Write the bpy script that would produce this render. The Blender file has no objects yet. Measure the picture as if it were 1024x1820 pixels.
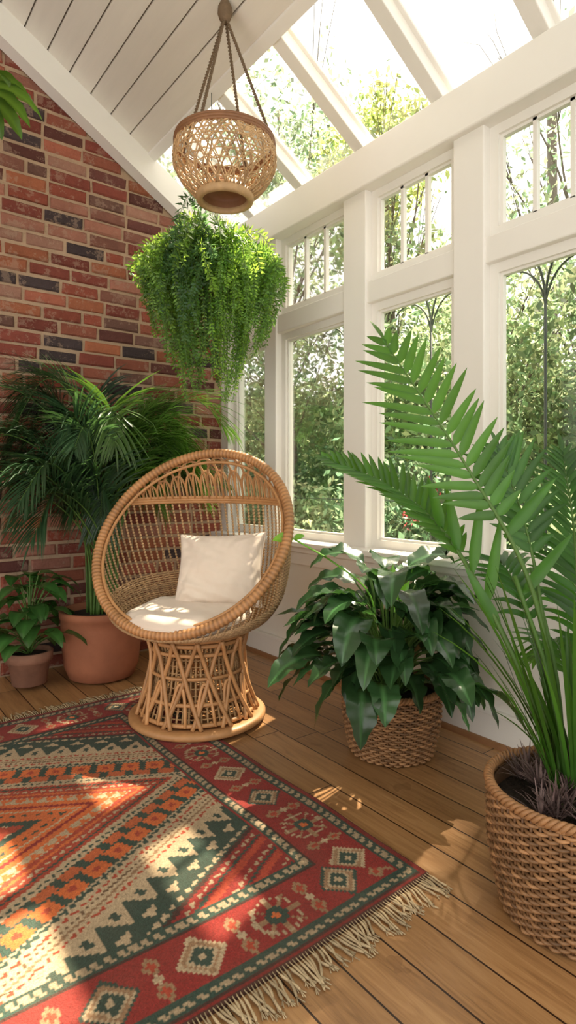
import bpy, math, random
import numpy as np
from mathutils import Vector, noise
random.seed(7); rng=np.random.default_rng(7)
V=Vector
pi=math.pi
sc=bpy.context.scene

# ------------------------------------------------------------------ nodes / materials
class NT:
    def __init__(s,name):
        s.m=bpy.data.materials.new(name); s.m.use_nodes=True
        s.t=s.m.node_tree; s.t.nodes.clear()
        s.out=s.t.nodes.new('ShaderNodeOutputMaterial')
    def n(s,typ,**kw):
        nd=s.t.nodes.new(typ)
        for k,v in kw.items(): setattr(nd,k,v)
        return nd
    def l(s,a,b): s.t.links.new(a,b)
    def setin(s,sock,v):
        if hasattr(v,'is_linked') or isinstance(v,bpy.types.NodeSocket): s.l(v,sock)
        else: sock.default_value=v
    def math(s,op,a,b=0.0,c=None):
        nd=s.n('ShaderNodeMath',operation=op)
        s.setin(nd.inputs[0],a); s.setin(nd.inputs[1],b)
        if c is not None: s.setin(nd.inputs[2],c)
        return nd.outputs[0]
    def mix(s,f,a,b,blend='MIX'):
        nd=s.n('ShaderNodeMix',data_type='RGBA',blend_type=blend)
        s.setin(nd.inputs[0],f); s.setin(nd.inputs[6],a); s.setin(nd.inputs[7],b)
        return nd.outputs[2]
    def noise(s,vec,scale,detail=3,rough=.5,dist=0):
        nd=s.n('ShaderNodeTexNoise'); 
        if vec is not None: s.l(vec,nd.inputs['Vector'])
        nd.inputs['Scale'].default_value=scale; nd.inputs['Detail'].default_value=detail
        nd.inputs['Roughness'].default_value=rough; nd.inputs['Distortion'].default_value=dist
        return nd.outputs['Fac']
    def ramp(s,f,stops):
        nd=s.n('ShaderNodeValToRGB'); s.l(f,nd.inputs[0]); cr=nd.color_ramp
        while len(cr.elements)<len(stops): cr.elements.new(.5)
        for e,(p,c) in zip(cr.elements,stops): e.position=p; e.color=(*c,1) if len(c)==3 else c
        return nd.outputs[0]
    def mapping(s,vec,scale=(1,1,1)):
        nd=s.n('ShaderNodeMapping'); s.l(vec,nd.inputs[0]); nd.inputs['Scale'].default_value=scale
        return nd.outputs[0]
    def bump(s,h,strength=.3,dist=.01):
        nd=s.n('ShaderNodeBump'); s.l(h,nd.inputs['Height']); nd.inputs['Strength'].default_value=strength
        nd.inputs['Distance'].default_value=dist
        return nd.outputs[0]
    def obj(s): return s.n('ShaderNodeTexCoord').outputs['Object']
    def col(s): 
        nd=s.n('ShaderNodeAttribute'); nd.attribute_name='Col'; return nd.outputs['Color']
    def principled(s,color,rough=.5,normal=None,spec=.5,metallic=0,sheen=0):
        p=s.n('ShaderNodeBsdfPrincipled')
        s.setin(p.inputs['Base Color'],color); s.setin(p.inputs['Roughness'],rough)
        p.inputs['Specular IOR Level'].default_value=spec; p.inputs['Metallic'].default_value=metallic
        if sheen: p.inputs['Sheen Weight'].default_value=sheen
        if normal is not None: s.l(normal,p.inputs['Normal'])
        return p
    def fin(s,sh): s.l(sh,s.out.inputs[0]); return s.m
def c4(c): return (*c,1)

def m_basic(name,color,rough=.5,nscale=20,namt=.25,bump=.2,bscale=None,bdist=.003,spec=.4,stretch=(1,1,1),metallic=0,sheen=0):
    t=NT(name); o=t.mapping(t.obj(),stretch)
    f=t.noise(o,nscale,4,.6)
    dark=tuple(x*(1-namt) for x in color); lite=tuple(min(1,x*(1+namt)) for x in color)
    c=t.mix(f,c4(dark),c4(lite)); c=t.mix(1.0,c,t.col(),'MULTIPLY')
    nb=t.bump(t.noise(o,bscale or nscale*4,4,.6),bump,bdist)
    return t.fin(t.principled(c,rough,nb,spec,metallic,sheen).outputs[0])
def m_leaf(name,color,trans=(.3,.6,.08),rough=.38,tf=.25,spec=.45):
    t=NT(name); o=t.obj(); f=t.noise(o,25,3,.5)
    c=t.mix(f,c4(tuple(x*.7 for x in color)),c4(tuple(x*1.3 for x in color)))
    c=t.mix(1.0,c,t.col(),'MULTIPLY')
    p=t.principled(c,rough,t.bump(t.noise(o,90,2),.15,.002),spec)
    tr=t.n('ShaderNodeBsdfTranslucent'); t.l(t.mix(1.0,c4(trans),t.col(),'MULTIPLY'),tr.inputs[0])
    mx=t.n('ShaderNodeMixShader'); mx.inputs[0].default_value=tf
    t.l(p.outputs[0],mx.inputs[1]); t.l(tr.outputs[0],mx.inputs[2])
    return t.fin(mx.outputs[0])

M_white=m_basic('white_paint',(.82,.79,.73),.45,3,.04,.08,40,spec=.35)
M_wallp=m_basic('wall_paint',(.78,.75,.68),.7,3,.04,.15,120)
M_plank=m_basic('ceiling_plank_paint',(.74,.69,.61),.55,4,.07,.2,18,stretch=(6,.6,6))
M_rattan=m_basic('rattan',(.46,.235,.095),.45,18,.35,.3,90)
M_rattan_p=m_basic('rattan_pale',(.47,.30,.15),.6,30,.35,.3,120)
M_rattan_d=m_basic('rattan_dark',(.24,.11,.05),.5,18,.35,.3,90)
M_wicker=m_basic('wicker',(.27,.14,.06),.5,40,.55,.3,120)
M_wickerd=m_basic('wicker_dark',(.14,.068,.028),.55,40,.5,.3,120)
M_rope=m_basic('rope',(.16,.105,.06),.8,60,.4,.5,200)
M_terra=m_basic('terracotta',(.33,.12,.06),.75,7,.35,.25,60)
M_terra2=m_basic('old_terracotta',(.28,.14,.09),.85,12,.5,.4,50)
M_soil=m_basic('soil',(.03,.02,.013),.95,40,.5,1,60,.02)
M_fabric=m_basic('linen',(.74,.63,.52),.9,6,.06,.35,350,.001,.2,sheen=.2)
M_fringe=m_basic('fringe_cotton',(.46,.35,.21),.9,60,.3,.4,200)
M_iron=m_basic('iron',(.03,.045,.035),.5,20,.3,.1)
M_palm=m_leaf('palm_leaf_dark',(.036,.080,.034),(.14,.29,.07),.36,.24,.5)
M_palm2=m_leaf('palm_leaf_bright',(.05,.145,.022),(.25,.48,.05),.33,.32)
M_broad=m_leaf('broad_leaf',(.026,.064,.023),(.10,.24,.05),.25,.12,.65)
M_fern=m_leaf('fern_leaf',(.11,.23,.05),(.42,.66,.14),.45,.42)
M_stem=m_basic('green_stem',(.08,.16,.03),.5,20,.3,.1)
M_out=m_leaf('garden_leaf',(.12,.16,.07),(.42,.53,.27),.5,.5,.3)
M_bark=m_basic('bark',(.16,.13,.105),.9,14,.4,.6,30)
M_lawn=m_basic('lawn',(.10,.17,.05),.9,3,.5,.4,60)

# glass
t=NT('window_glass'); tr=t.n('ShaderNodeBsdfTransparent'); tr.inputs[0].default_value=(.98,.98,.97,1)
gl=t.n('ShaderNodeBsdfGlossy'); gl.inputs['Roughness'].default_value=.03; gl.inputs[0].default_value=(1,1,1,1)
lw=t.n('ShaderNodeLayerWeight'); lw.inputs[0].default_value=.25
mx=t.n('ShaderNodeMixShader'); t.l(t.math('MULTIPLY',lw.outputs['Fresnel'],.5),mx.inputs[0]); t.l(tr.outputs[0],mx.inputs[1]); t.l(gl.outputs[0],mx.inputs[2])
M_glass=t.fin(mx.outputs[0])

# floor
t=NT('oak_floorboards'); o=t.obj(); sp=t.n('ShaderNodeSeparateXYZ'); t.l(o,sp.inputs[0])
Wd=.132
xs=t.math('DIVIDE',sp.outputs[0],Wd); ix=t.math('FLOOR',xs); fx=t.math('FRACT',xs)
wn=t.n('ShaderNodeTexWhiteNoise',noise_dimensions='1D'); t.l(ix,wn.inputs['W'])
ys=t.math('ADD',t.math('DIVIDE',sp.outputs[1],1.7),t.math('MULTIPLY',wn.outputs[0],7.3)); iy=t.math('FLOOR',ys); fy=t.math('FRACT',ys)
wn2=t.n('ShaderNodeTexWhiteNoise',noise_dimensions='2D'); cb=t.n('ShaderNodeCombineXYZ'); t.l(ix,cb.inputs[0]); t.l(iy,cb.inputs[1]); t.l(cb.outputs[0],wn2.inputs['Vector'])
cb2=t.n('ShaderNodeCombineXYZ'); t.l(t.math('MULTIPLY',sp.outputs[0],26),cb2.inputs[0]); t.l(t.math('MULTIPLY',sp.outputs[1],1.8),cb2.inputs[1]); t.l(t.math('MULTIPLY',wn2.outputs[0],50),cb2.inputs[2])
g=t.noise(cb2.outputs[0],1.5,7,.68,1.1)
base=t.ramp(g,[(.25,(.19,.090,.034)),(.5,(.40,.215,.088)),(.75,(.54,.325,.15))])
vary=t.mix(wn2.outputs[0],(.74,.70,.66,1),(1.15,1.11,1.05,1)); base=t.mix(1.0,base,vary,'MULTIPLY')
worn=t.noise(o,2.2,4,.6); base=t.mix(t.math('MULTIPLY',worn,.35),base,(.27,.15,.066,1))
kn_=t.noise(o,7,3,.5); base=t.mix(t.math('MULTIPLY',t.math('GREATER_THAN',kn_,.68),.3),base,(.14,.06,.022,1))
gx=t.math('ABSOLUTE',t.math('SUBTRACT',fx,.5)); gm=t.math('GREATER_THAN',gx,.480)
gy=t.math('ABSOLUTE',t.math('SUBTRACT',fy,.5)); gm2=t.math('GREATER_THAN',gy,.4988)
gap=t.math('MAXIMUM',gm,gm2)
base=t.mix(gap,base,(.03,.012,.005,1))
h=t.math('SUBTRACT',t.math('MULTIPLY',g,.15),gap)
rg=t.math('ADD',t.math('MULTIPLY',g,.22),.22)
M_floor=t.fin(t.principled(base,rg,t.bump(h,.5,.004),.5).outputs[0])

# brick
t=NT('red_brick'); o=t.obj(); f=t.noise(o,14,5,.7); f2=t.noise(o,70,3,.6)
c=t.mix(t.math('MULTIPLY',f,.9),t.col(),t.mix(1.0,t.col(),(.42,.39,.39,1),'MULTIPLY'))
sm=t.math('MULTIPLY',t.math('GREATER_THAN',t.noise(o,11,6,.8),.55),.36)
c=t.mix(sm,c,(.38,.26,.19,1))
M_brick=t.fin(t.principled(c,.85,t.bump(t.math('ADD',f,t.math('MULTIPLY',f2,.6)),.95,.009),.25).outputs[0])
M_mortar=m_basic('mortar',(.42,.29,.19),.95,12,.3,.8,80,.008)

# rug
t=NT('woven_rug'); o=t.obj(); f=t.noise(o,220,2,.6); w=t.noise(o,5,4,.65)
c=t.mix(t.math('MULTIPLY',f,.45),t.col(),t.mix(1.0,t.col(),(.45,.43,.40,1),'MULTIPLY'))
c=t.mix(t.math('MULTIPLY',w,.22),c,(.26,.17,.11,1))
M_rug=t.fin(t.principled(c,.95,t.bump(f,.8,.004),.1,sheen=.05).outputs[0])

# ------------------------------------------------------------------ mesh builder
class MB:
    def __init__(s): s.v=[];s.f=[];s.mi=[];s.c=[];s.color=(1,1,1);s.mat=0;s.clamp=None
    def vert(s,p,col=None):
        if s.clamp: p=s.clamp(p)
        s.v.append((p[0],p[1],p[2])); s.c.append(col or s.color); return len(s.v)-1
    def face(s,ids): s.f.append(tuple(ids)); s.mi.append(s.mat)
    def box(s,x0,x1,y0,y1,z0,z1):
        i=[s.vert(p) for p in [(x0,y0,z0),(x1,y0,z0),(x1,y1,z0),(x0,y1,z0),(x0,y0,z1),(x1,y0,z1),(x1,y1,z1),(x0,y1,z1)]]
        for q in [(3,2,1,0),(4,5,6,7),(0,1,5,4),(1,2,6,5),(2,3,7,6),(3,0,4,7)]: s.face([i[k] for k in q])
    def prism(s,pts,ya,yb):
        a=[s.vert((x,ya,z)) for x,z in pts]; b=[s.vert((x,yb,z)) for x,z in pts]; n=len(pts)
        s.face(a); s.face(b[::-1])
        for k in range(n): s.face([a[k],b[k],b[(k+1)%n],a[(k+1)%n]])
    def tube(s,pts,r,n=6,closed=False,rf=None,caps=True,cf=None):
        pts=[V(p) for p in pts]; m=len(pts); rings=[]; nrm=None
        for k in range(m):
            if closed: tg=pts[(k+1)%m]-pts[k-1]
            else: tg=pts[min(k+1,m-1)]-pts[max(k-1,0)]
            if tg.length<1e-9: tg=V((0,0,1))
            tg.normalize()
            if nrm is None: nrm=tg.orthogonal().normalized()
            nrm=(nrm-tg*nrm.dot(tg))
            if nrm.length<1e-6: nrm=tg.orthogonal()
            nrm.normalize(); bn=tg.cross(nrm)
            tt=k/(m if closed else max(m-1,1))
            rr=r*(rf(tt) if rf else 1)
            col=None
            if cf: q=cf(tt); col=(s.color[0]*q,s.color[1]*q,s.color[2]*q)
            rings.append([s.vert(pts[k]+nrm*math.cos(2*pi*j/n)*rr+bn*math.sin(2*pi*j/n)*rr,col) for j in range(n)])
        K=m if closed else m-1
        for k in range(K):
            a=rings[k]; b=rings[(k+1)%m]
            sh=0
            if closed and k==m-1:
                p0=V(s.v[a[0]]); sh=min(range(n),key=lambda q:(V(s.v[b[q]])-p0).length)
            for j in range(n): s.face([a[j],a[(j+1)%n],b[(j+1+sh)%n],b[(j+sh)%n]])
        if caps and not closed: s.face(rings[0][::-1]); s.face(rings[-1])
    def lathe(s,prof,cx,cy,n=40,z0=0):
        rings=[[s.vert((cx+r*math.cos(2*pi*j/n),cy+r*math.sin(2*pi*j/n),z0+z)) for j in range(n)] for r,z in prof]
        for a,b in zip(rings[:-1],rings[1:]):
            for j in range(n): s.face([a[j],a[(j+1)%n],b[(j+1)%n],b[j]])
        return rings
    def build(s,name,mats,loc=(0,0,0),smooth=True,parent=None,bevel=0):
        me=bpy.data.meshes.new(name)
        vv=np.array(s.v,dtype=float)-np.array(loc,dtype=float)
        me.from_pydata([tuple(q) for q in vv],[],s.f)
        for m in mats: me.materials.append(m)
        me.polygons.foreach_set('material_index',s.mi)
        me.polygons.foreach_set('use_smooth',[smooth]*len(s.f))
        at=me.color_attributes.new('Col','FLOAT_COLOR','POINT')
        cc=np.ones((len(s.v),4)); cc[:,:3]=np.array(s.c); at.data.foreach_set('color',cc.ravel())
        me.update()
        ob=bpy.data.objects.new(name,me); sc.collection.objects.link(ob); ob.location=loc
        if bevel:
            b=ob.modifiers.new('bevel','BEVEL'); b.width=bevel; b.segments=2; b.limit_method='ANGLE'
        if parent: 
            ob.parent=parent; ob.matrix_parent_inverse=parent.matrix_basis.inverted()
        return ob

def clampin(p,xm=2.19,ym=3.50):
    x,y,z=p[0],p[1],p[2]
    lim=2.10 if z<.80 else xm
    if x>lim-.06: x=lim-.06*math.exp(-(x-lim+.06)/.06)
    if y>ym-.08: y=ym-.08*math.exp(-(y-ym+.08)/.08)
    if z<.03: z=.03-(.03-z)*.05
    return (x,y,z)

def cr(pts,n):
    P=[V(p) for p in pts]; P=[P[0]*2-P[1]]+P+[P[-1]*2-P[-2]]; out=[]
    segs=len(P)-3
    for k in range(n+1):
        u=k/n*segs; i=min(int(u),segs-1); t=u-i
        a,b,c,d=P[i:i+4]
        out.append(.5*((2*b)+(c-a)*t+(2*a-5*b+4*c-d)*t*t+(3*b-a-3*c+d)*t**3))
    return out

def leaf(mb,base,d,up,L,W,droop=.5,nseg=8,cols=(-1,-.5,0,.5,1),fold=.25,prof=None,color=(1,1,1),vein=1.0,ripple=0,twist=0):
    p=V(base); d=V(d).normalized(); up=V(up); rows=[]
    ph=random.random()*6
    for k in range(nseg+1):
        t=k/nseg
        side=d.cross(up)
        if side.length<1e-4: side=d.orthogonal()
        side.normalize(); nn=side.cross(d)
        if twist: 
            a=twist*t; side,nn=side*math.cos(a)+nn*math.sin(a),nn*math.cos(a)-side*math.sin(a)
        w=W*.5*(prof(t) if prof else math.sin(pi*min(1,max(0,t))**.8))
        w=max(w,.0004)
        row=[]
        for c in cols:
            q=p+side*(w*c)+nn*(fold*abs(c)*w+(ripple*w*math.sin(t*22+ph+(1 if c>0 else 2))*abs(c)))
            col=tuple(x*(vein if c==0 else 1) for x in color)
            row.append(mb.vert(q,col))
        rows.append(row)
        p=p+d*(L/nseg); d=(d+V((0,0,-droop/nseg))).normalized()
    for a,b in zip(rows[:-1],rows[1:]):
        for j in range(len(cols)-1): mb.face([a[j],a[j+1],b[j+1],b[j]])

def frond(mb,ctrl,ll,lw,nl,t0=.35,ang=55,lift=.25,droop=.5,rr=.006,color=(1,1,1),matL=0,matS=1,nseg=5,jit=.12,nrm=None,sides=(-1,1),sl=(1,1)):
    pts=cr(ctrl,40)
    mb.mat=matS; mb.color=(1,1,1)
    mb.tube(pts,rr,6,rf=lambda t:1-.75*t)
    mb.mat=matL
    for k in range(nl):
        t=t0+(1-t0)*(k+.5)/nl
        u=t*40; i=min(int(u),39); p=pts[i].lerp(pts[i+1],u-i)
        tg=(pts[min(i+1,40)]-pts[max(i-1,0)]).normalized()
        upv=V(nrm) if nrm else V((0,0,1))
        side=tg.cross(upv)
        if side.length<.15: side=tg.cross(V((-.6,-.8,.1)))
        side.normalize(); up=side.cross(tg).normalized()
        s=(t-t0)/(1-t0)
        Ls=ll*(math.sin(pi*(.12+.80*s))**.7)
        if s>.85: Ls*=1-(s-.85)*2
        A=math.radians(ang*(1-.45*s))
        for sd in sides:
            a=A*random.uniform(1-jit,1+jit)
            d=tg*math.cos(a)+side*sd*math.sin(a)+up*lift*random.uniform(.6,1.3)
            b=random.uniform(.75,1.25); 
            leaf(mb,p,d,up,Ls*random.uniform(.88,1.1)*(sl[0] if sd<0 else sl[1]),lw,droop*random.uniform(.6,1.4),nseg,(-1,0,1),.3,
                 lambda t:(min(1,t*5+.25))*(1-t**2.2)**.8,(color[0]*b,color[1]*b,color[2]*b),1.15)
    tg=(pts[-1]-pts[-3]).normalized()
    leaf(mb,pts[-1],tg,V((0,0,1)),ll*.5,lw,droop,nseg,(-1,0,1),.3,None,color)

# ------------------------------------------------------------------ ROOM
WX=2.23; LY=3.68; BK=-1.6
SL=.613
def plz(x): return 2.85+SL*(WX-x)
b=MB(); b.box(-2.4,2.38,BK,3.80,-.06,0); b.build('floor',[M_floor],smooth=False)

# brick wall
b=MB(); bh=.083; bw=.245; mo=.017
palette=[((.33,.085,.052),4.5),((.40,.13,.08),4),((.44,.15,.075),2.5),((.25,.065,.045),3.5),((.44,.19,.13),3),((.16,.058,.046),2.6),((.20,.10,.075),2),((.075,.052,.052),2.2),((.32,.135,.095),2.5),((.46,.24,.17),1.3)]
pc=[p for p,_ in palette]; pw=[w for _,w in palette]
b.mat=1; b.color=(1,1,1)
b.prism([(-2.4,0),(WX+.15,0),(WX+.15,plz(WX+.15)),(0,plz(0)),(-2.4,plz(0)-2.4*SL)],3.690,3.80)
b.mat=0
row=0; z=.01
while z<4.2:
    x=-2.4+(0 if row%2 else -bw/2)+random.uniform(-.02,.02)
    while x<WX:
        L=bw-mo+random.uniform(-.012,.010)
        if random.random()<.08: L=L*.5
        x1=min(x+L,WX-.005); x0=x
        zt=z+bh-mo+random.uniform(-.003,.003)
        if x1-x0>.04 and zt< (plz(max(x1,0)) if x1>0 else plz(0)+SL*x0)-.02:
            c=random.choices(pc,pw)[0]; k=random.uniform(.75,1.22); b.color=tuple(min(1,q*k) for q in c)
            yy=3.68+random.uniform(-.005,.004); e=.008
            j=lambda:random.uniform(-.0035,.0035)
            o8=[b.vert(p) for p in [(x0+j(),3.70,z+j()),(x1+j(),3.70,z+j()),(x1+j(),3.70,zt+j()),(x0+j(),3.70,zt+j())]]
            m8=[b.vert(p) for p in [(x0+j(),yy+e,z+j()),(x1+j(),yy+e,z+j()),(x1+j(),yy+e,zt+j()),(x0+j(),yy+e,zt+j())]]
            i8=[b.vert(p) for p in [(x0+e+j(),yy,z+e+j()),(x1-e+j(),yy,z+e+j()),(x1-e+j(),yy,zt-e+j()),(x0+e+j(),yy,zt-e+j())]]
            b.face(i8)
            for A,B in((o8,m8),(m8,i8)):
                for q in range(4): b.face([A[q],A[(q+1)%4],B[(q+1)%4],B[q]])
        x=x+L+mo
    z+=bh; row+=1
b.build('wall_back',[M_brick,M_mortar],smooth=False)

b=MB(); b.box(WX,WX+.15,BK,3.695,0,.74); b.build('wall_right',[M_wallp],smooth=False)
b=MB()
b.box(WX-.02,WX,BK,LY,0,.125); b.box(WX-.027,WX,BK,LY,.125,.145)
b.build('baseboard_right',[M_white],smooth=False,bevel=.004)
b=MB(); pr=[(WX-.02,0)]+[(WX-.02-.02*math.cos(a),.022*math.sin(a)) for a in [0,.4,.8,1.2,1.57]]
b.prism(pr,BK,LY); b.build('trim_shoe_moulding',[m_basic('stained_wood',(.28,.13,.055),.5,15,.3,.1)],smooth=False)
b=MB(); b.box(WX-.10,WX+.08,BK,LY-.002,.735,.765); b.box(WX-.045,WX,BK,LY-.002,.695,.735); b.box(WX-.02,WX,BK,LY-.002,.62,.695)
b.build('trim_window_sill',[M_white],smooth=False,bevel=.006)
b=MB()
posts=[(3.03,3.155),(2.235,2.408),(1.521,1.682),(.80,.965),(.08,.245),(-.64,-.475),(-1.36,-1.195)]
for y0,y1 in posts: b.box(WX,WX+.14,y0,y1,.74,2.66)
b.box(WX,WX+.14,3.60,3.695,.74,2.66)
b.build('trim_window_posts',[M_white],smooth=False,bevel=.006)
b=MB(); b.box(WX+.012,WX+.13,BK,3.69,2.05,2.165); b.build('trim_transom_rail',[M_white],smooth=False,bevel=.006)
b=MB(); b.box(WX-.035,WX+.15,BK,3.69,2.645,2.855); b.build('trim_eaves_beam',[M_white],smooth=False,bevel=.008)
bays=[(3.155,3.60)]+[(posts[i+1][1],posts[i][0]) for i in range(len(posts)-1)]
for wi,(y0,y1) in enumerate(bays):
    b=MB(); fw=.042
    def frame(z0,z1,y0=y0,y1=y1,x0=WX+.045,x1=WX+.095,fw=fw):
        b.box(x0,x1,y0,y0+fw,z0,z1); b.box(x0,x1,y1-fw,y1,z0,z1)
        b.box(x0,x1,y0+fw,y1-fw,z0,z0+fw); b.box(x0,x1,y0+fw,y1-fw,z1-fw,z1)
    frame(.765,2.05); frame(2.165,2.645)
    for (z0,z1) in((.765+fw,2.05-fw),(2.165+fw,2.645-fw)):
        e=.012; x0,x1=WX+.06,WX+.085
        b.box(x0,x1,y0+fw,y0+fw+e,z0,z1); b.box(x0,x1,y1-fw-e,y1-fw,z0,z1)
        b.box(x0,x1,y0+fw+e,y1-fw-e,z0,z0+e); b.box(x0,x1,y0+fw+e,y1-fw-e,z1-e,z1)
    for k in(1,2):
        ym=y0+fw+(y1-y0-2*fw)*k/3; b.box(WX+.06,WX+.085,ym-.009,ym+.009,2.165+fw,2.645-fw)
    b.mat=1
    b.box(WX+.070,WX+.074,y0+fw,y1-fw,.765+fw,2.05-fw); b.box(WX+.070,WX+.074,y0+fw,y1-fw,2.165+fw,2.645-fw)
    b.build('window_%d'%(wi+1),[M_white,M_glass],smooth=False)
XE=1.669
b=MB()
ry=[3.28,2.777,2.268,1.757,1.25,.74,.23,-.28,-.79,-1.3]
for y in ry:
    h=.036
    pts=[(XE-.02,plz(XE-.02)),(WX+.14,plz(WX+.14)),(WX+.14,plz(WX+.14)+.12),(XE-.02,plz(XE-.02)+.12)]
    b.prism(pts,y-h,y+h)
    pts=[(XE-.02,plz(XE-.02)+.07),(WX+.14,plz(WX+.14)+.07),(WX+.14,plz(WX+.14)+.09),(XE-.02,plz(XE-.02)+.09)]
    b.prism(pts,y-h-.02,y+h+.02)
b.prism([(XE-.05,plz(XE-.05)-.012),(XE,plz(XE)-.012),(XE,plz(XE)+.16),(XE-.05,plz(XE-.05)+.16)],BK,3.69)
b.build('trim_skylight_rafters',[M_white],smooth=False,bevel=.004)
b=MB(); b.prism([(XE,plz(XE)+.095),(WX+.15,plz(WX+.15)+.095),(WX+.15,plz(WX+.15)+.10),(XE,plz(XE)+.10)],BK,3.69)
b.build('skylight_glass',[M_glass],smooth=False)
b=MB()
b.prism([(0,plz(0)-.18),(WX,plz(WX)-.18),(WX,plz(WX)),(0,plz(0))],3.58,3.677)
b.prism([(0,plz(0)-.18),(0,plz(0)),(-2.4,plz(0)-2.4*SL),(-2.4,plz(0)-2.4*SL-.18)],3.58,3.677)
b.build('trim_gable_rafter',[M_white],smooth=False)
b=MB(); pwid=.125; x=XE-.05
while x>-.0:
    x1=x; x0=max(x-pwid+.008,0)
    k=random.uniform(.93,1.03); b.color=(k,k,k)
    th=.02
    b.prism([(x0,plz(x0)),(x1,plz(x1)),(x1,plz(x1)+th),(x0,plz(x0)+th)],BK,3.69)
    b.prism([(-x1,plz(x1)),(-x0,plz(x0)),(-x0,plz(x0)+th),(-x1,plz(x1)+th)],BK,3.69)
    x-=pwid
b.color=(.22,.2,.18)
for s in(1,-1): b.prism([(0,plz(0)+.014),(s*(XE-.05),plz(XE-.05)+.014),(s*(XE-.05),plz(XE-.05)+.05),(0,plz(0)+.05)],BK,3.69)
b.color=(1,1,1)
b.prism([(-1.6,plz(1.6)),(-1.6,plz(1.6)+.04),(-2.4,plz(2.4)+.04),(-2.4,plz(2.4))],BK,3.69)
b.build('ceiling',[M_plank],smooth=False,bevel=.002)

# ------------------------------------------------------------------ RUG
RX1,RY0,RY1,RX0=1.335,1.077,2.965,-1.05
st=.0040
nx=int((RX1-RX0)/st)+1; ny=int((RY1-RY0)/st)+1
gx,gy=np.meshgrid(np.linspace(RX0,RX1,nx),np.linspace(RY0,RY1,ny),indexing='ij')
RED=np.array((.25,.020,.018)); GRN=np.array((.024,.06,.045)); CRM=np.array((.48,.36,.22)); ORG=np.array((.62,.14,.035)); RST=np.array((.37,.05,.024)); DRK=np.array((.05,.02,.016)); TAN=np.array((.31,.18,.095))
q=.008
X=np.floor(gx/q)*q+q/2; Y=np.floor(gy/q)*q+q/2
C=np.zeros((nx,ny,3)); C[:]=RED
def put(mask,col): C[mask]=col
cy=(RY0+RY1)/2; cxr=(RX0+RX1)/2
XX=np.abs(X-cxr); YY=np.abs(Y-cy)
u=(RX1-RX0)/2-XX; v=(RY1-RY0)/2-YY
e=np.minimum(u,v); along=np.where(u<v,Y-cy,X-cxr)
def saw(t,p): return np.abs((t/p)%1-.5)*2
P_=((1.085-cxr-XX)-YY/.55)*.482; A_=(XX-.55*YY)/1.141
def band(a,b_): return (P_>=a)&(P_<b_)
put(P_<5,RED)
m=band(-2,-.385)
put(m&(np.mod(P_,.075)<.022),RST*1.15); put(m&(np.mod(P_+.03,.075)<.010)&(np.mod(A_,.03)<.018),CRM*.85); put(m&(np.mod(P_-.028,.075)<.008),GRN)
put(band(-.385,-.22),GRN); put(band(-.385,-.372),DRK); put(band(-.365,-.352)&(np.mod(A_,.035)<.022),CRM)
tt=saw(A_,.10)
put(band(-.305,-.22)&(((-.22-P_)/.085)<tt),CRM)
put(band(-.262,-.232)&(tt>.80),GRN)
tt2=saw(A_+.05,.10); put(band(-.345,-.305)&(((-.305-P_)/.035)<(tt2-.45)*1.8),CRM)
put(band(-.22,-.115),CRM)
put(band(-.203,-.193)&(np.mod(A_,.026)<.016),RST); put(band(-.183,-.175),TAN*.8); put(band(-.165,-.157)&(np.mod(A_,.018)<.010),TAN*.4); put(band(-.147,-.138)&(np.mod(A_,.03)<.02),RST)
put(band(-.130,-.115)&(((-.115-P_)/.015)<saw(A_,.03)),GRN)
put(band(-.115,.0),GRN)
am=np.mod(A_,.092)/.092
sq=(np.abs(am-.5)<.36)&(np.abs(P_+.073)<.030); put(sq,ORG); put(sq&(np.abs(am-.5)<.12)&(np.abs(P_+.073)<.010),RST)
am2=np.mod(A_+.046,.092)/.092
sq=(np.abs(am2-.5)<.34)&(np.abs(P_+.020)<.018); put(sq,ORG*np.array((.8,.8,1)))
put(band(-.112,-.106),CRM*.9)
put(band(.0,.035),CRM); put(band(.010,.020)&(np.mod(A_,.025)<.014),GRN)
put(band(.035,.115),RST); put(band(.048,.056),GRN); put(band(.068,.078)&(np.mod(A_,.03)<.02),CRM); put(band(.09,.10),ORG)
put(band(.115,.15),CRM); put(band(.118,.148)&(((P_-.118)/.03)<saw(A_,.05)),ORG)
put(band(.15,.26),ORG); put(band(.172,.185),RED); put(band(.20,.207),CRM); put(band(.222,.232)&(np.mod(A_,.04)<.02),GRN)
put(band(.26,.285),GRN); put(P_>=.285,RST); put((P_>=.285)&(saw(XX,.12)+saw(YY,.12)<.7),CRM); put((P_>.42)&(saw(XX,.2)+saw(YY,.2)<.9),ORG)
inb=e<.275
put(inb,RED)
bu=(e-.14)
per=.215
pd=saw(along,per); hp=pd*per/2
k=(np.floor(along/per)).astype(int)%3
dd=hp/.068+np.abs(bu)/.072
kk=inb&(k!=0)
put(kk&(dd<1.0),CRM); put(kk&(dd<.80),TAN); put(kk&(dd<.60),CRM); put(kk&(dd<.48),GRN); put(kk&(dd<.2),CRM)
kc=(k==1); put(inb&kc&(dd<1.0)&(dd>.85),GRN)
k0=inb&(k==0); rr_=np.sqrt(hp**2+bu**2)
put(k0&((hp<.008)|(np.abs(bu)<.008)|(np.abs(hp-np.abs(bu))<.007))&(rr_<.075),TAN); put(k0&(rr_<.030),GRN); put(k0&(np.abs(rr_-.062)<.006)&(np.mod(hp*60,1)<.6),CRM*.9); put(k0&(rr_<.012),ORG)
dd2=np.abs(pd-1)*per/2/.024+np.abs(np.abs(bu)-.040)/.032
put(inb&(dd2<1),TAN); put(inb&(dd2<.5),RST)
dd3=np.abs(pd-1)*per/2/.014+np.abs(bu)/.016; put(inb&(dd3<1),CRM)
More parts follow.
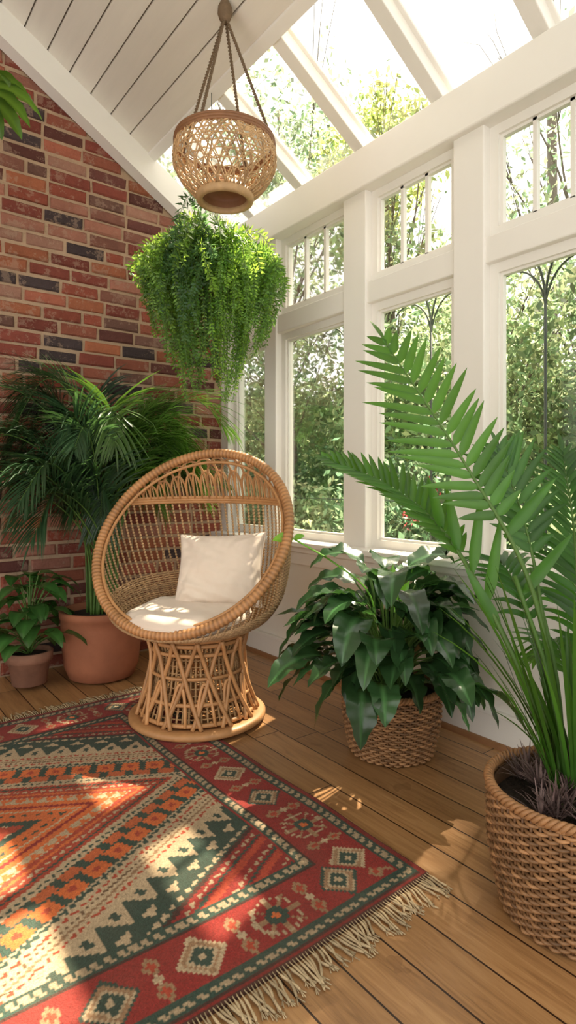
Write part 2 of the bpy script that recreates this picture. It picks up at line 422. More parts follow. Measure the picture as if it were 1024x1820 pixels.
for a0 in(.022,.232):
    m=(e>a0)&(e<a0+.042); put(m,GRN)
    mm=(e>a0+.010)&(e<a0+.032)&(np.mod(along+np.where(e>a0+.02,.008,0),.03)<.019); put(mm,CRM*.8)
    put((e>a0-.004)&(e<a0+.003),DRK)
put(e<.02,RED*.8); put(e<.008,DRK)
nz=rng.normal(1,.12,(nx,ny,1)); C=C*np.clip(nz,.6,1.4)
lowf=rng.normal(0,1,(nx//30+3,ny//30+3)); 
ii=np.arange(nx)/30; jj=np.arange(ny)/30
i0=ii.astype(int); j0=jj.astype(int); fi=(ii-i0)[:,None]; fj=(jj-j0)[None,:]
LF=lowf[i0][:,j0]*(1-fi)*(1-fj)+lowf[i0+1][:,j0]*fi*(1-fj)+lowf[i0][:,j0+1]*(1-fi)*fj+lowf[i0+1][:,j0+1]*fi*fj
C*=(1+.12*LF)[:,:,None]; C=np.clip(C,0,1)
zz=.010+rng.normal(0,.0004,(nx,ny))
edge=np.zeros((nx,ny),bool); edge[0,:]=edge[-1,:]=edge[:,0]=edge[:,-1]=True; zz[edge]=.0015
wob=.006*np.sin(gy*5.3)+.003*np.sin(gy*13)
gxx=gx+wob*(gx>0)*(np.clip((gx-.5),0,1)); gyy=gy+.005*np.sin(gx*6)*(v<.3)
co=np.stack([gxx,gyy,zz],-1).reshape(-1,3)
idx=np.arange(nx*ny).reshape(nx,ny)
fc=np.stack([idx[:-1,:-1],idx[1:,:-1],idx[1:,1:],idx[:-1,1:]],-1).reshape(-1,4)
def np_mesh(name,co,fc,cols,mat,smooth=True,parent=None):
    me=bpy.data.meshes.new(name); nv=len(co); nf=len(fc); k=fc.shape[1]
    me.vertices.add(nv); me.vertices.foreach_set('co',co.astype(np.float32).ravel())
    me.loops.add(nf*k); me.loops.foreach_set('vertex_index',fc.astype(np.int32).ravel())
    me.polygons.add(nf); me.polygons.foreach_set('loop_start',np.arange(0,nf*k,k,dtype=np.int32)); me.polygons.foreach_set('loop_total',np.full(nf,k,dtype=np.int32))
    me.update(calc_edges=True); me.polygons.foreach_set('use_smooth',[smooth]*nf)
    at=me.color_attributes.new('Col','FLOAT_COLOR','POINT'); cc=np.ones((nv,4),np.float32); cc[:,:3]=cols; at.data.foreach_set('color',cc.ravel())
    me.materials.append(mat); ob=bpy.data.objects.new(name,me); sc.collection.objects.link(ob)
    if parent: ob.parent=parent
    return ob
rug=np_mesh('kilim_rug',co,fc,C.reshape(-1,3),M_rug)
b=MB(); b.color=(1,1,1)
x=RX0+.01
while x<RX1-.005:
    for (yy,sg) in ((RY0,-1),(RY1,1)):
        L=random.uniform(.05,.085) ; dx=random.uniform(-.022,.022)+.012*math.sin(x*40); k=random.uniform(.65,1.1); b.color=(k,k,k*.97)
        y0=yy+.005*math.sin(x*6)*(1 if sg<0 else 0)
        pts=[(x,y0+sg*-.006,.009),(x+dx*.2,y0+sg*L*.35,.0085),(x+dx*.6+random.uniform(-.004,.004),y0+sg*L*.7,.0055),(x+dx,y0+sg*L,.005)]
        if sg>0: L*=.4
        b.tube(cr(pts,7),.0032,5,rf=lambda t:(.6 if t<.2 else 1)*(1+.25*math.sin(t*30)))
        for q in range(3):
            e2=V(pts[3]); b.tube([e2,e2+V((random.uniform(-.01,.01),sg*random.uniform(.008,.02),-.002))],.0013,4)
    x+=.0095
b.build('rug_fringe',[M_fringe],parent=rug)

# ------------------------------------------------------------------ CHAIR
CX,CY=1.375,2.487
F=V((-.843,-.537,0)).normalized(); U=V((-F.y,F.x,0))
if U.dot(V((.793,-.609,0)))<0: U=-U
O=V((CX,CY,.012))
HC=O+F*.075+V((0,0,.848)); HR=.475; T=math.radians(56)
HV=V((0,0,1))*math.sin(T)-F*math.cos(T)
def hoop(th): return HC+U*math.sin(th)*HR-HV*math.cos(th)*HR
def seat(th,r=.235,z=.415): return O+U*math.sin(th)*r+F*math.cos(th)*r+V((0,0,z))
def rail(th,t):
    S=seat(th); H=hoop(th); bk=(1-math.cos(th))/2
    C1=O+U*math.sin(th)*.43+F*math.cos(th)*(.36 if math.cos(th)>0 else .43)+V((0,0,.42+.10*bk))
    rd=U*math.sin(th)+F*math.cos(th)
    C2=H+(C1-H)*.45+rd*.03*bk
    a=(1-t)
    return S*a**3+C1*3*a*a*t+C2*3*a*t*t+H*t**3
b=MB(); b.mat=0
nb=150
P=[hoop(2*pi*k/(nb*5)) for k in range(nb*5)]
b.color=(1.0,.97,.95)
b.tube(P,.0215,9,closed=True,rf=lambda t:1+.08*math.sin(t*2*pi*nb),cf=lambda t:.86+.2*math.sin(t*2*pi*nb)+.1*math.sin(t*60))  # groove shade between the wraps is painted into the vertex colour
b.color=(1,1,1)
P=[hoop(2*pi*k/120)+( (HC-hoop(2*pi*k/120)).normalized()*.03 + (rail(2*pi*k/120,.93)-hoop(2*pi*k/120))*.3) for k in range(120)]
b.tube(P,.008,6,closed=True)
zb=1.0
def tb(th):
    zz_=zb+.02*math.cos(th-pi)
    if hoop(th).z<zz_+.03: return 1.0
    lo,hi=.3,1
    for _ in range(20):
        m=(lo+hi)/2
        if rail(th,m).z<zz_: lo=m
        else: hi=m
    return lo
NR=84
b.mat=1
for i in range(NR):
    th=2*pi*i/NR; te=tb(th)
    L=sum((rail(th,(j+1)/10)-rail(th,j/10)).length for j in range(10))*te
    m=max(10,int(L/.0035)); nbd=L/.014
    k=random.uniform(.75,1.15); b.color=(k,k,k)
    b.tube([rail(th,te*j/m) for j in range(m+1)],.0050,5,rf=lambda t:1+.32*math.sin(t*2*pi*nbd),cf=lambda t:.85+.3*math.sin(t*2*pi*nbd))  # bead grooves darkened in colour, painted shade for the rope look
b.color=(1,1,1)
ths=[2*pi*i/240 for i in range(240) if tb(2*pi*i/240)<.995]
b.mat=0
for off in(-.012,0,.012):
    b.tube([rail(th,tb(th))+V((0,0,off)) for th in ths],.008,6)
a0,a1=ths[0],ths[-1]; b.mat=0
NA=13; w=(a1-a0)/NA
for i in range(-1,NA):
    for wid,top in((2.0,.90),(1.0,.62)):
        s0=a0+w*(i+ .5 - (0 if wid>1.5 else -.5)); s1=s0+w*wid
        k=random.uniform(.75,1.1); b.color=(k,k,k)
        pts=[]
        for j in range(25):
            q=j/24; th=s0+(s1-s0)*(.5-.5*math.cos(pi*q)); th=min(max(th,a0),a1)
            te=tb(th); hgt=top*math.sin(pi*q)**.6
            pts.append(rail(th,te+(1-te)*hgt))
        b.tube(pts,.0062,5)
b.mat=1
for i in range(2*NA):
    th=a0+(a1-a0)*(i+.5)/(2*NA); te=tb(th)
    b.tube([rail(th,te+(1-te)*j/8) for j in range(9)],.0035,5)
for r in range(26):
    t=.03+r*.022
    m=NR*2
    pts=[]
    for j in range(m):
        th=2*pi*j/m; bk=(1-math.cos(th))/2
        tt=min(t*(1.0-.35*bk) ,.97)
        p=rail(th,tt); rd=(U*math.sin(th)+F*math.cos(th)); pts.append(p+rd*(.005 if (j+r)%2 else -.005))
    k=random.uniform(.7,1.1); b.color=(k,k,k)
    b.tube(pts,.0045,5,closed=True)
b.color=(1,1,1)
for r in range(16):
    rr=.235*(r+1)/16
    b.tube([seat(2*pi*j/60,rr,.415+(.003 if j%2 else -.003)) for j in range(60)],.006,5,closed=True)
for i in range(18):
    th=pi*i/18; b.mat=0; b.tube([seat(th,.235),seat(th+pi,.235)],.006,5)
def brad(z): 
    q=z/.40; return .205+.012*max(0,q-.8)*5+ .075*(max(0,1-q/.85))**1.35 - .012*math.sin(pi*min(1,q*1.1))
def bp(th,z,dr=0): r=brad(z)+dr; return O+U*math.sin(th)*r+F*math.cos(th)*r+V((0,0,z))
b.mat=0
prof=[(.245,.004),(.305,.002),(.318,.012),(.318,.026),(.306,.036),(.25,.036),(.245,.03),(.245,.004)]
b.lathe(prof,CX,CY,64,.012-.002)
for z,r in((.40,.013),(.375,.010),(.335,.009),(.235,.008),(.13,.009),(.05,.010)):
    dr=.006 if z in(.335,.235,.13) else 0
    b.tube([bp(2*pi*j/64,z,dr) for j in range(64)],r,7,closed=True)
ND=13
for sgn in(1,-1):
    for i in range(ND):
        th0=2*pi*i/ND
        pts=[bp(th0+sgn*(2*pi/ND)*1.15*q,.395-.36*q,.012+(.003 if sgn>0 else -.003)) for q in [j/20 for j in range(21)]]
        k=random.uniform(.85,1.2); b.color=(k,k,k)
        b.tube(pts,.010,6)
for i in range(ND):
    th0=2*pi*(i+.3)/ND; w2=2*pi/ND*.62
    pts=[bp(th0+w2*(q-.5),.045+.17*math.sin(pi*q)**.55,.008) for q in [j/20 for j in range(21)]]
    b.tube(pts,.0075,6)
b.color=(.85,.78,.68); b.mat=1
for i in range(56):
    th=2*pi*i/56; m=50
    b.tube([bp(th,.39-.35*j/m,-.014) for j in range(m+1)],.0055,5,rf=lambda t:1+.3*math.sin(t*2*pi*24))
for r in range(11):
    z=.07+.03*r; b.tube([bp(2*pi*j/112,z,-.014+(.004 if (j+r)%2 else -.004)) for j in range(112)],.0035,4,closed=True)
b.color=(1,1,1)
chair=b.build('rattan_egg_chair',[M_rattan,M_rattan_p],loc=(CX,CY,.012))

def cushion(name,center,ax,ay,nrm,hw,hh,th,round_=False,parent=None,seed=0,pinch=.06,wa=1.0):
    ax=V(ax).normalized(); nrm=V(nrm).normalized(); ay=nrm.cross(ax).normalized()
    if ay.z<0 and abs(ay.z)>.2: ay=-ay; 
    N=72; b=MB(); ids={}
    for side in(1,-1):
        for i in range(N+1):
            for j in range(N+1):
                u=-1+2*i/N; v=-1+2*j/N
                edge=(i in(0,N) or j in(0,N))
                if edge and side==-1: ids[(side,i,j)]=ids[(1,i,j)]; continue
                if round_:
                    x=u*math.sqrt(1-.38*v*v); y=v*math.sqrt(1-.38*u*u)
                else:
                    x=u*(1-pinch*(1-v*v)*1.0*abs(u)); y=v*(1-pinch*(1-u*u)*abs(v))
                pr=((1-abs(u)**(6 if round_ else 2.6))*(1-abs(v)**(6 if round_ else 2.6)))
                h=th*max(0,pr)**(.42 if round_ else .5)
                q=V((x*2+seed,y*2,side*2))
                wr=noise.noise(q)*.016+noise.noise(V((x*1.6+seed,y*5+x*2,3)))*.010+abs(noise.noise(V((x*3+y*1.5+seed,y*2.5-x*2,1))))*.010
                for cx_,cy_ in((-1,-1),(1,-1),(-1,1),(1,1)):
                    dxx,dyy=x-cx_,y-cy_; rr=math.hypot(dxx,dyy)+.05; an=math.atan2(dyy,dxx)
                    wr+=.007*math.sin(an*9+seed+cx_*2)*math.exp(-((rr-.45)/.3)**2)
                h=max(0,h+wa*wr*min(1,max(0,pr)*3))
                p=V(center)+ax*x*hw+ay*y*hh+nrm*(side*h)
                ids[(side,i,j)]=b.vert(p)
    for side in(1,-1):
        for i in range(N):
            for j in range(N):
                f=[ids[(side,i,j)],ids[(side,i+1,j)],ids[(side,i+1,j+1)],ids[(side,i,j+1)]]
                b.face(f if side==1 else f[::-1])
    ring=[(i,0) for i in range(N)]+[(N,j) for j in range(N)]+[(N-i,N) for i in range(N)]+[(0,N-j) for j in range(N)]
    b.tube([V(b.v[ids[(1,i,j)]]) for i,j in ring],.0035,6,closed=True)
    return b.build(name,[M_fabric],loc=tuple(center))
SC=O+F*.085+V((0,0,.484))
cushion('seat_cushion',SC,U,F,V((0,0,1))+F*.03,.272,.265,.052,True,seed=3,wa=.45)
pc_=V((1.475,2.455,.690))
nr=(F*.9+V((-.609,-.793,0))*.5); nr.normalize(); nr=(nr+V((0,0,.42))).normalized()
ax=nr.cross(V((0,0,1))).normalized()
if ax.dot(V((.793,-.609,0)))<0: ax=-ax
ax=(ax+V((0,0,.05))).normalized(); nr=(nr-ax*nr.dot(ax)).normalized()
cushion('throw_pillow',pc_,ax,None,nr,.218,.180,.082,seed=9,wa=1.0,pinch=.08)

# ------------------------------------------------------------------ HANGING RATTAN PENDANT
LX,LYY=1.444,2.358; zr=2.665
b=MB()
def lr(q): return .222+.012*math.sin(pi*min(1,q*1.6))*(1 if q<.62 else 0)-.096*max(0,(q-.40)/.60)**2.0
def lp(th,q,dr=0): r=lr(q)+dr; return V((LX+r*math.cos(th),LYY+r*math.sin(th),zr-.240*q))
b.mat=1
for dz,r in((0,.009),(-.013,.009),(.012,.007)):
    b.tube([V((LX+(lr(0)+.004)*math.cos(2*pi*j/64),LYY+(lr(0)+.004)*math.sin(2*pi*j/64),zr+dz)) for j in range(64)],r,7,closed=True)
b.mat=0
NL=56
for sg in(1,-1):
    for i in range(NL):
        th0=2*pi*i/NL+random.uniform(-.03,.03); wv=random.uniform(.6,.8); ph=random.random()*6
        k=random.uniform(.7,1.3); b.color=(k,k,k)
        b.tube([lp(th0+sg*wv*q+.02*math.sin(q*9+ph),q,.003*math.sin(q*26+ph)) for q in [j/22 for j in range(23)]],.0037,5)
for r in range(8):
    q0=.08+r*.12
    b.tube([lp(2*pi*j/90,q0+.012*math.sin(j*1.3+r),.004*math.sin(j*1.9)) for j in range(90)],.0032,5,closed=True)
for i in range(60):
    th0=random.random()*6.28; q0=random.uniform(.05,.8); 
    b.tube([lp(th0+.5*q,q0+.08*math.sin(q*5)) for q in [j/10 for j in range(11)]],.0034,5)
b.color=(1,1,1)
b.lathe([(.120,-.222),(.131,-.228),(.134,-.25),(.130,-.264),(.112,-.270),(.104,-.264),(.102,-.245),(.120,-.222)],LX,LYY,48,zr)
b.mat=1
b.lathe([(.104,-.258),(.10,-.22),(.095,-.20),(.0,-.198)],LX,LYY,32,zr)
b.mat=2
ct=plz(LX)
kn=V((LX,LYY,ct-.07))
for i in range(4):
    a=2*pi*i/4+.55
    e=V((LX+.222*math.cos(a),LYY+.222*math.sin(a),zr+.005))
    m=130
    for ph in(0,pi):
        pts=[]
        for j in range(m+1):
            q=j/m; p=kn.lerp(e,q); a2=q*2*pi*22+ph; pts.append(p+V((math.cos(a2),math.sin(a2),0))*.0045)
        b.tube(pts,.0042,5)
b.lathe([(.0,.05),(.02,.045),(.032,.02),(.034,-.01),(.026,-.035),(.015,-.05),(0,-.055)],LX,LYY,20,ct-.055)
b.tube([(LX,LYY,ct-.02),(LX,LYY,ct+.01)],.012,8)
b.build('woven_pendant_lamp',[M_rattan_p,M_rattan_d,M_rope],loc=(LX,LYY,zr))

# ------------------------------------------------------------------ HANGING FERN
fx_,fy_,fz=1.63,2.80,2.23
b=MB(); b.clamp=lambda p:clampin(p,2.18,3.5)
b.mat=2
b.lathe([(0,-.13),(.07,-.13),(.11,-.08),(.135,0),(.14,.02),(.128,.02),(.12,-.01),(0,-.02)],fx_,fy_,28,fz)
b.mat=3
for i in range(3):
    a=2*pi*i/3+.3; b.tube([(fx_+.13*math.cos(a),fy_+.13*math.sin(a),fz+.02),(fx_,fy_,fz+.45)],.0018,5)
b.tube([(fx_,fy_,fz+.45),(fx_,fy_,plz(fx_)+.005)],.002,5)
def strand(b,pts,ll,lw,step,color,taper=0):
    P=cr(pts,max(8,int(sum((V(pts[i+1])-V(pts[i])).length for i in range(len(pts)-1))/step)))
    b.mat=1; b.color=(1,1,1)
    b.tube(P[::2] if len(P)>12 else P,.0014,3,caps=False)
    b.mat=0
    n=len(P)
    for k in range(1,n):
        tg=(P[k]-P[k-1]).normalized(); s=tg.cross(V((random.uniform(-1,1),random.uniform(-1,1),random.uniform(-.2,.2))))
        if s.length<.01: continue
        s.normalize(); tp=min(1,(n-k)/6+.3)
        for sd in(1,-1):
            d=(tg*.45+s*sd+V((0,0,-.15))).normalized(); kk=random.uniform(.6,1.3)
            L=ll*tp*random.uniform(.7,1.2); wv=d.cross(s.cross(tg)+V((random.uniform(-.4,.4),)*3)).normalized()*lw*.5
            col=tuple(c*kk for c in color)
            a=b.vert(P[k],col); m1=b.vert(P[k]+d*L*.5+wv,col); e=b.vert(P[k]+d*L,col); m2=b.vert(P[k]+d*L*.5-wv,col)
            b.face([a,m1,e,m2])
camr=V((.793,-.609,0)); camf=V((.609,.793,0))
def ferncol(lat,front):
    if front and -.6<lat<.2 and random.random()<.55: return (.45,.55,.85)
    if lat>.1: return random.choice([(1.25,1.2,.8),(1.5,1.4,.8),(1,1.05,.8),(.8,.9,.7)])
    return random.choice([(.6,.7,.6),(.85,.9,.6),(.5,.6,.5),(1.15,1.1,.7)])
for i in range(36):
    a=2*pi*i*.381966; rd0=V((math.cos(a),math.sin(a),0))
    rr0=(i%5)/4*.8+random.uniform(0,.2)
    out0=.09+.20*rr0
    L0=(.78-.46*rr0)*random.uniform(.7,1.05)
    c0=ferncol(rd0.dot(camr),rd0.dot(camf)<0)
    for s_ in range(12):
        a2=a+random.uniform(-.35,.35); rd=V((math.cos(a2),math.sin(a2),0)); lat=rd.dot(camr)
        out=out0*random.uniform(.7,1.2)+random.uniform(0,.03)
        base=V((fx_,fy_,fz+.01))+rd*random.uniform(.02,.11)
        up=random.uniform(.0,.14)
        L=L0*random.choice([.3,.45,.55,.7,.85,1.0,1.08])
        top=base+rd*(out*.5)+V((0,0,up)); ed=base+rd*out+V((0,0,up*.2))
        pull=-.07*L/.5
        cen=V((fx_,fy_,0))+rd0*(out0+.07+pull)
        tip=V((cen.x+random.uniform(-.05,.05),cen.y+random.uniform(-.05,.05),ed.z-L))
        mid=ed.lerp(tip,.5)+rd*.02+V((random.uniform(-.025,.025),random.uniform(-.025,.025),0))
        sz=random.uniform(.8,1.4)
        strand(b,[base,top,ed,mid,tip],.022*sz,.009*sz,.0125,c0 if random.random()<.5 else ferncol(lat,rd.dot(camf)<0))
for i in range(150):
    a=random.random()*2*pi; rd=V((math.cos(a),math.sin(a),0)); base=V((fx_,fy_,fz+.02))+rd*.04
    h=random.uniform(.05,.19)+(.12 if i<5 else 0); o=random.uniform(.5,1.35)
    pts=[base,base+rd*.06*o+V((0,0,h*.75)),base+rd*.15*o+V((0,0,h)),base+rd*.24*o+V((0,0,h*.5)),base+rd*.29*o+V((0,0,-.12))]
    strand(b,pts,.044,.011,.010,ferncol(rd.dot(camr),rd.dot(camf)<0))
b.build('hanging_fern_basket',[M_fern,M_stem,M_wickerd,M_iron],loc=(fx_,fy_,fz))

# ------------------------------------------------------------------ POTTED PALM LEFT
px,py=1.235,3.36
def clpalm(p):
    x,y,z=clampin(p,2.18,3.66)
    if x>.93 and z<1.4:
        lim=3.0+min(0,(x-1.05))*1.5
        if y<lim: y=lim-(lim-y)*.08
    return (x,y,z)
b=MB(); b.mat=2
b.lathe([(0,.003),(.150,.003),(.180,.015),(.205,.08),(.218,.20),(.222,.30),(.222,.345),(.230,.352),(.230,.385),(.222,.392),(.208,.388),(.205,.345),(0,.34)],px,py,48)
b.mat=3; b.lathe([(.206,.352),(.1,.362),(0,.366)],px,py,30)
b.clamp=clpalm
for i in range(66):
    a=random.uniform(0,2*pi); rd=V((math.cos(a),math.sin(a),0))
    if rd.y>.1: rd.y*=.3
    lat=rd.dot(camr)
    if lat>-.15 or (rd.x>.0 and rd.y<-.3):
        rd=V((random.uniform(.55,1.0),random.uniform(-.28,.15),0)) if random.random()<.75 else V((random.uniform(-.7,.2),random.uniform(-.4,.1),0)); lat=rd.dot(camr)
    h=random.uniform(.62,1.22); out=random.uniform(.30,.80)
    if rd.x>.2: out*=.95; h=random.uniform(.7,1.15)
    base=V((px,py,.35))+V((random.uniform(-.07,.07),random.uniform(-.07,.07),0))
    p1=base+rd*.07*out+V((0,0,h*.5)); p2=base+rd*out*.38+V((0,0,h*.95)); p3=base+rd*out*.8+V((0,0,h*1.10)); p4=base+rd*out*1.2+V((0,0,h*random.uniform(.72,1.0)))
    kk=random.uniform(.5,1.6)
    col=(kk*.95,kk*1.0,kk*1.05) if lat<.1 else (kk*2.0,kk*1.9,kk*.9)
    frond(b,[base,p1,p2,p3,p4],random.uniform(.26,.36),.0125,36,t0=.42,ang=46,lift=.15,droop=.9,rr=.006,color=col,nseg=4)
b.build('potted_areca_palm',[M_palm,M_stem,M_terra,M_soil],loc=(px,py,0))

# ------------------------------------------------------------------ SMALL POTTED PLANT
qx,qy=.853,3.40
def ovate(t): return max(0.02,math.sin(pi*min(1,t)**.62))**.85*(1-.15*t) if t<1 else .01
b=MB(); b.clamp=lambda p:clampin(p,2.18,3.64); b.mat=2
b.lathe([(0,.003),(.082,.003),(.088,.01),(.105,.15),(.118,.152),(.12,.20),(.112,.205),(.104,.20),(.1,.175),(0,.17)],qx,qy,36)
b.mat=3; b.lathe([(.102,.178),(0,.186)],qx,qy,20)
for i in range(52):
    a=2*pi*i/52*2.4; rd=V((math.cos(a),math.sin(a),0)); h=random.uniform(.05,.44); out=random.uniform(.04,.19)*(1.1-h)
    base=V((qx,qy,.18)); tip=base+rd*out+V((0,0,h)); b.mat=1; b.color=(1,1,1)
    b.tube(cr([base,base+rd*out*.4+V((0,0,h*.7)),tip],6),.003,5)
    b.mat=0; k=random.uniform(.9,1.9)
    leaf(b,tip,rd+V((0,0,.25)),V((0,0,1)),random.uniform(.14,.2),random.uniform(.09,.125),1.6,8,(-1,-.5,0,.5,1),.2,ovate,(k*1.1,k*1.3,k*.8),1.4,.05)
b.build('potted_pothos',[M_broad,M_stem,M_terra2,M_soil],loc=(qx,qy,0))

# ------------------------------------------------------------------ BASKETS
def basket(b,cx,cy,rb,rt,h,N,rows,mw,ms,bulge=.012,z0=.004):
    def R(z): q=z/h; return rb+(rt-rb)*q+bulge*math.sin(pi*q)
    b.mat=ms; b.color=(.6,.6,.6)
    b.lathe([(0,.004),(rb-.008,.004)]+[(R(h*q/6)-.008,h*q/6+.002) for q in range(0,6)]+[(R(h)-.01,h-.01),(R(h)-.016,h-.01),(R(h*.8)-.016,h*.8),(0,h*.8)],cx,cy,40,z0)
    b.color=(1.2,1.2,1.2)
    for i in range(N):
        a=2*pi*i/N; b.tube([(cx+R(h*j/8)*math.cos(a),cy+R(h*j/8)*math.sin(a),z0+h*j/8) for j in range(9)],.004,5)
    b.mat=mw; dz=h/rows
    for r in range(rows):
        z=z0+dz*(r+.5); k=random.uniform(.6,1.35); b.color=(k,k,k); ph=random.random()*2
        pts=[]
        for j in range(N*4):
            a=2*pi*j/(N*4); am=.0055*math.cos(N*a/2*1.0+(pi if r%2 else 0))
            rr=R(z-z0)+am
            pts.append((cx+rr*math.cos(a),cy+rr*math.sin(a),z+.001*math.sin(7*a+ph)))
        b.tube(pts,dz*.47,6,closed=True,cf=lambda t:1+.3*math.sin(t*37+ph*9)*math.sin(t*91+ph))
    b.color=(1.2,1.15,1.1)
    for ph in(0,2*pi/3,4*pi/3):
        pts=[]
        for j in range(N*6):
            a=2*pi*j/(N*6); w=N*.5*a+ph; rr=R(h)+.008*math.cos(w); pts.append((cx+rr*math.cos(a),cy+rr*math.sin(a),z0+h+.004+.008*math.sin(w)))
        b.tube(pts,.0065,5,closed=True)

bx,by=1.845,1.70
b=MB()
basket(b,bx,by,.165,.198,.26,56,25,2,3)
b.clamp=lambda p:clampin(p,2.18,3.5)
b.mat=4; b.color=(1,1,1); b.lathe([(.185,.235),(.1,.245),(0,.25)],bx,by,24)
def lance(t): return max(.02,math.sin(pi*min(1,t)**.72))**.75 if t<1 else .01
for i in range(140):
    a=2*pi*i*.381966+random.uniform(-.3,.3); rd=V((math.cos(a),math.sin(a),0)); q=i/140
    h=.10+.40*q*random.uniform(.6,1.15); out=(.08+.16*(1-q))*random.uniform(.7,1.3)
    if rd.x>.1: out*=.6
    base=V((bx,by,.24))+rd*.05; tip=base+rd*out+V((0,0,h)); b.mat=1; b.color=(1,1,1)
    b.tube(cr([base,base+rd*out*.35+V((0,0,h*.75)),tip],6),.004,5)
    b.mat=0; k=random.uniform(.6,1.7)
    el=random.uniform(.0,.4)+.6*q
    sd_=V((-rd.y,rd.x,0))*random.uniform(-.45,.45)
    leaf(b,tip,rd+sd_+V((0,0,el)),V((0,0,1))+sd_*.9,random.uniform(.20,.31),random.uniform(.09,.14),random.uniform(1.0,2.8)*(1.1-.35*q),12,(-1,-.6,-.25,0,.25,.6,1),.24,lance,(k,k*1.08,k),2.3,.18)
b.mat=0
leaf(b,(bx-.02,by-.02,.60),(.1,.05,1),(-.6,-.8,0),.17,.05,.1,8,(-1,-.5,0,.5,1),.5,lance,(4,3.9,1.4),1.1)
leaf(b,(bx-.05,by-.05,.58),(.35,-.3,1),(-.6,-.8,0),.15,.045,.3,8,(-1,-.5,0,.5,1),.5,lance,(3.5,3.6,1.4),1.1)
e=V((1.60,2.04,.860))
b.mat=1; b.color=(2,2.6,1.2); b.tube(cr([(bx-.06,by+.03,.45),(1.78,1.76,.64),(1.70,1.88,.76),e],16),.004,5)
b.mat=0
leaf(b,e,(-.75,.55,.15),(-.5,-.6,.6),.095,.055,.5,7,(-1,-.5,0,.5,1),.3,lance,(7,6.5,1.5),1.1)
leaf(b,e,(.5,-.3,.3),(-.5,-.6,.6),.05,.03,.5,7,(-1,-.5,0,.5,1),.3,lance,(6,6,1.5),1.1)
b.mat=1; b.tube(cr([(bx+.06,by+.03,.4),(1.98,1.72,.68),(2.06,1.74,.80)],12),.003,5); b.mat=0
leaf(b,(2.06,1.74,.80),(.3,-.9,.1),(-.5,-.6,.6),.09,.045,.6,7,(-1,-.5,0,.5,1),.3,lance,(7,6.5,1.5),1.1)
b.color=(1,1,1)
b.build('peace_lily_in_basket',[M_broad,M_stem,M_wicker,M_wickerd,M_soil],loc=(bx,by,0))

# ------------------------------------------------------------------ RIGHT PALM IN BASKET
gx_,gy_=1.525,.765
b=MB()
basket(b,gx_,gy_,.180,.215,.31,60,30,2,3,.014)
b.clamp=lambda p:clampin(p,2.18,3.5)
b.mat=4; b.color=(1,1,1); b.lathe([(.2,.265),(.1,.275),(0,.28)],gx_,gy_,24)
B0=V((gx_,gy_,.27))
def fr(pts,ll,lw,nl,**kw): frond(b,[B0+V((random.uniform(-.05,.05),random.uniform(-.05,.05),0))]+[V(p) for p in pts],ll,lw,nl,**kw)
cb_=(-.609,-.793,.25)
fr([(1.498,.866,.798),(1.457,1.05,1.149),(1.436,1.356,1.569)],.205,.031,18,t0=.52,ang=64,lift=.05,droop=.1,rr=.009,color=(1.1,1.1,1),nrm=cb_,nseg=7,sl=(1,1))
fr([(1.484,.94,.664),(1.484,1.13,.93),(1.462,1.336,1.082),(1.377,1.59,1.19)],.135,.026,24,t0=.45,ang=52,lift=.25,droop=.1,rr=.010,color=(1,1.05,.9),nrm=(-.40,-.45,.85),nseg=7)
for (p,d,L) in (((1.483,1.10,.90),(-.15,.1,1),.20),((1.483,1.05,.84),(.1,-.05,1),.24),((1.483,1.00,.76),(.1,-.1,1),.25),((1.484,1.16,.96),(-.1,.2,.9),.17),((1.484,.96,.69),(-.2,.3,.7),.2),((1.50,.90,.80),(.5,-.3,.7),.22),((1.49,.95,.95),(.45,-.35,.7),.22)):
    b.mat=0; leaf(b,p,d,V(cb_),L,.036,.1,8,(-1,0,1),.3,lambda t:(min(1,t*4+.25))*(1-t**2.4)**.8,(1,1.1,.9),1.15)
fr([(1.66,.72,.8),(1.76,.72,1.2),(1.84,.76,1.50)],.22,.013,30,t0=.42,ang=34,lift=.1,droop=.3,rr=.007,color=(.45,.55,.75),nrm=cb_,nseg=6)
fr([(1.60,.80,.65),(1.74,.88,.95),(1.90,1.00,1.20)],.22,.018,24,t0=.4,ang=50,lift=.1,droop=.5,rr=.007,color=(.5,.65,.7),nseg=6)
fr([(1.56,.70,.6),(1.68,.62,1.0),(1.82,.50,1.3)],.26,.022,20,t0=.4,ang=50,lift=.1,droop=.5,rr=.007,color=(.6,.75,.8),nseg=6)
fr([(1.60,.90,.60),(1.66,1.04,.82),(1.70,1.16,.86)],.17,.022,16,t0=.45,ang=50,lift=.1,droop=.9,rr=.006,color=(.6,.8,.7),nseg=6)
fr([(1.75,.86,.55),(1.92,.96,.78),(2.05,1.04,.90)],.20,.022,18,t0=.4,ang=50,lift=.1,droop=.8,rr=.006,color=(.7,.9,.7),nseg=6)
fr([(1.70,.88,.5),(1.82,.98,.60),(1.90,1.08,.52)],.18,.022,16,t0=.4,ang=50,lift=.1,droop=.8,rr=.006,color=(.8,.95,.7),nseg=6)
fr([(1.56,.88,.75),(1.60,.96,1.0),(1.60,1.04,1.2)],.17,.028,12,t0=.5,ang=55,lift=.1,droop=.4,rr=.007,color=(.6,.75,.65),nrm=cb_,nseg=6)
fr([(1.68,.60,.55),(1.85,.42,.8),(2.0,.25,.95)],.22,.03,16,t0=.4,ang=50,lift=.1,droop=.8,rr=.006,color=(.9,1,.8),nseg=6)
fr([(1.48,.66,.6),(1.46,.5,.95),(1.43,.28,1.2)],.22,.03,16,t0=.45,ang=50,lift=.1,droop=.8,rr=.006,color=(.9,1,.8),nseg=6)
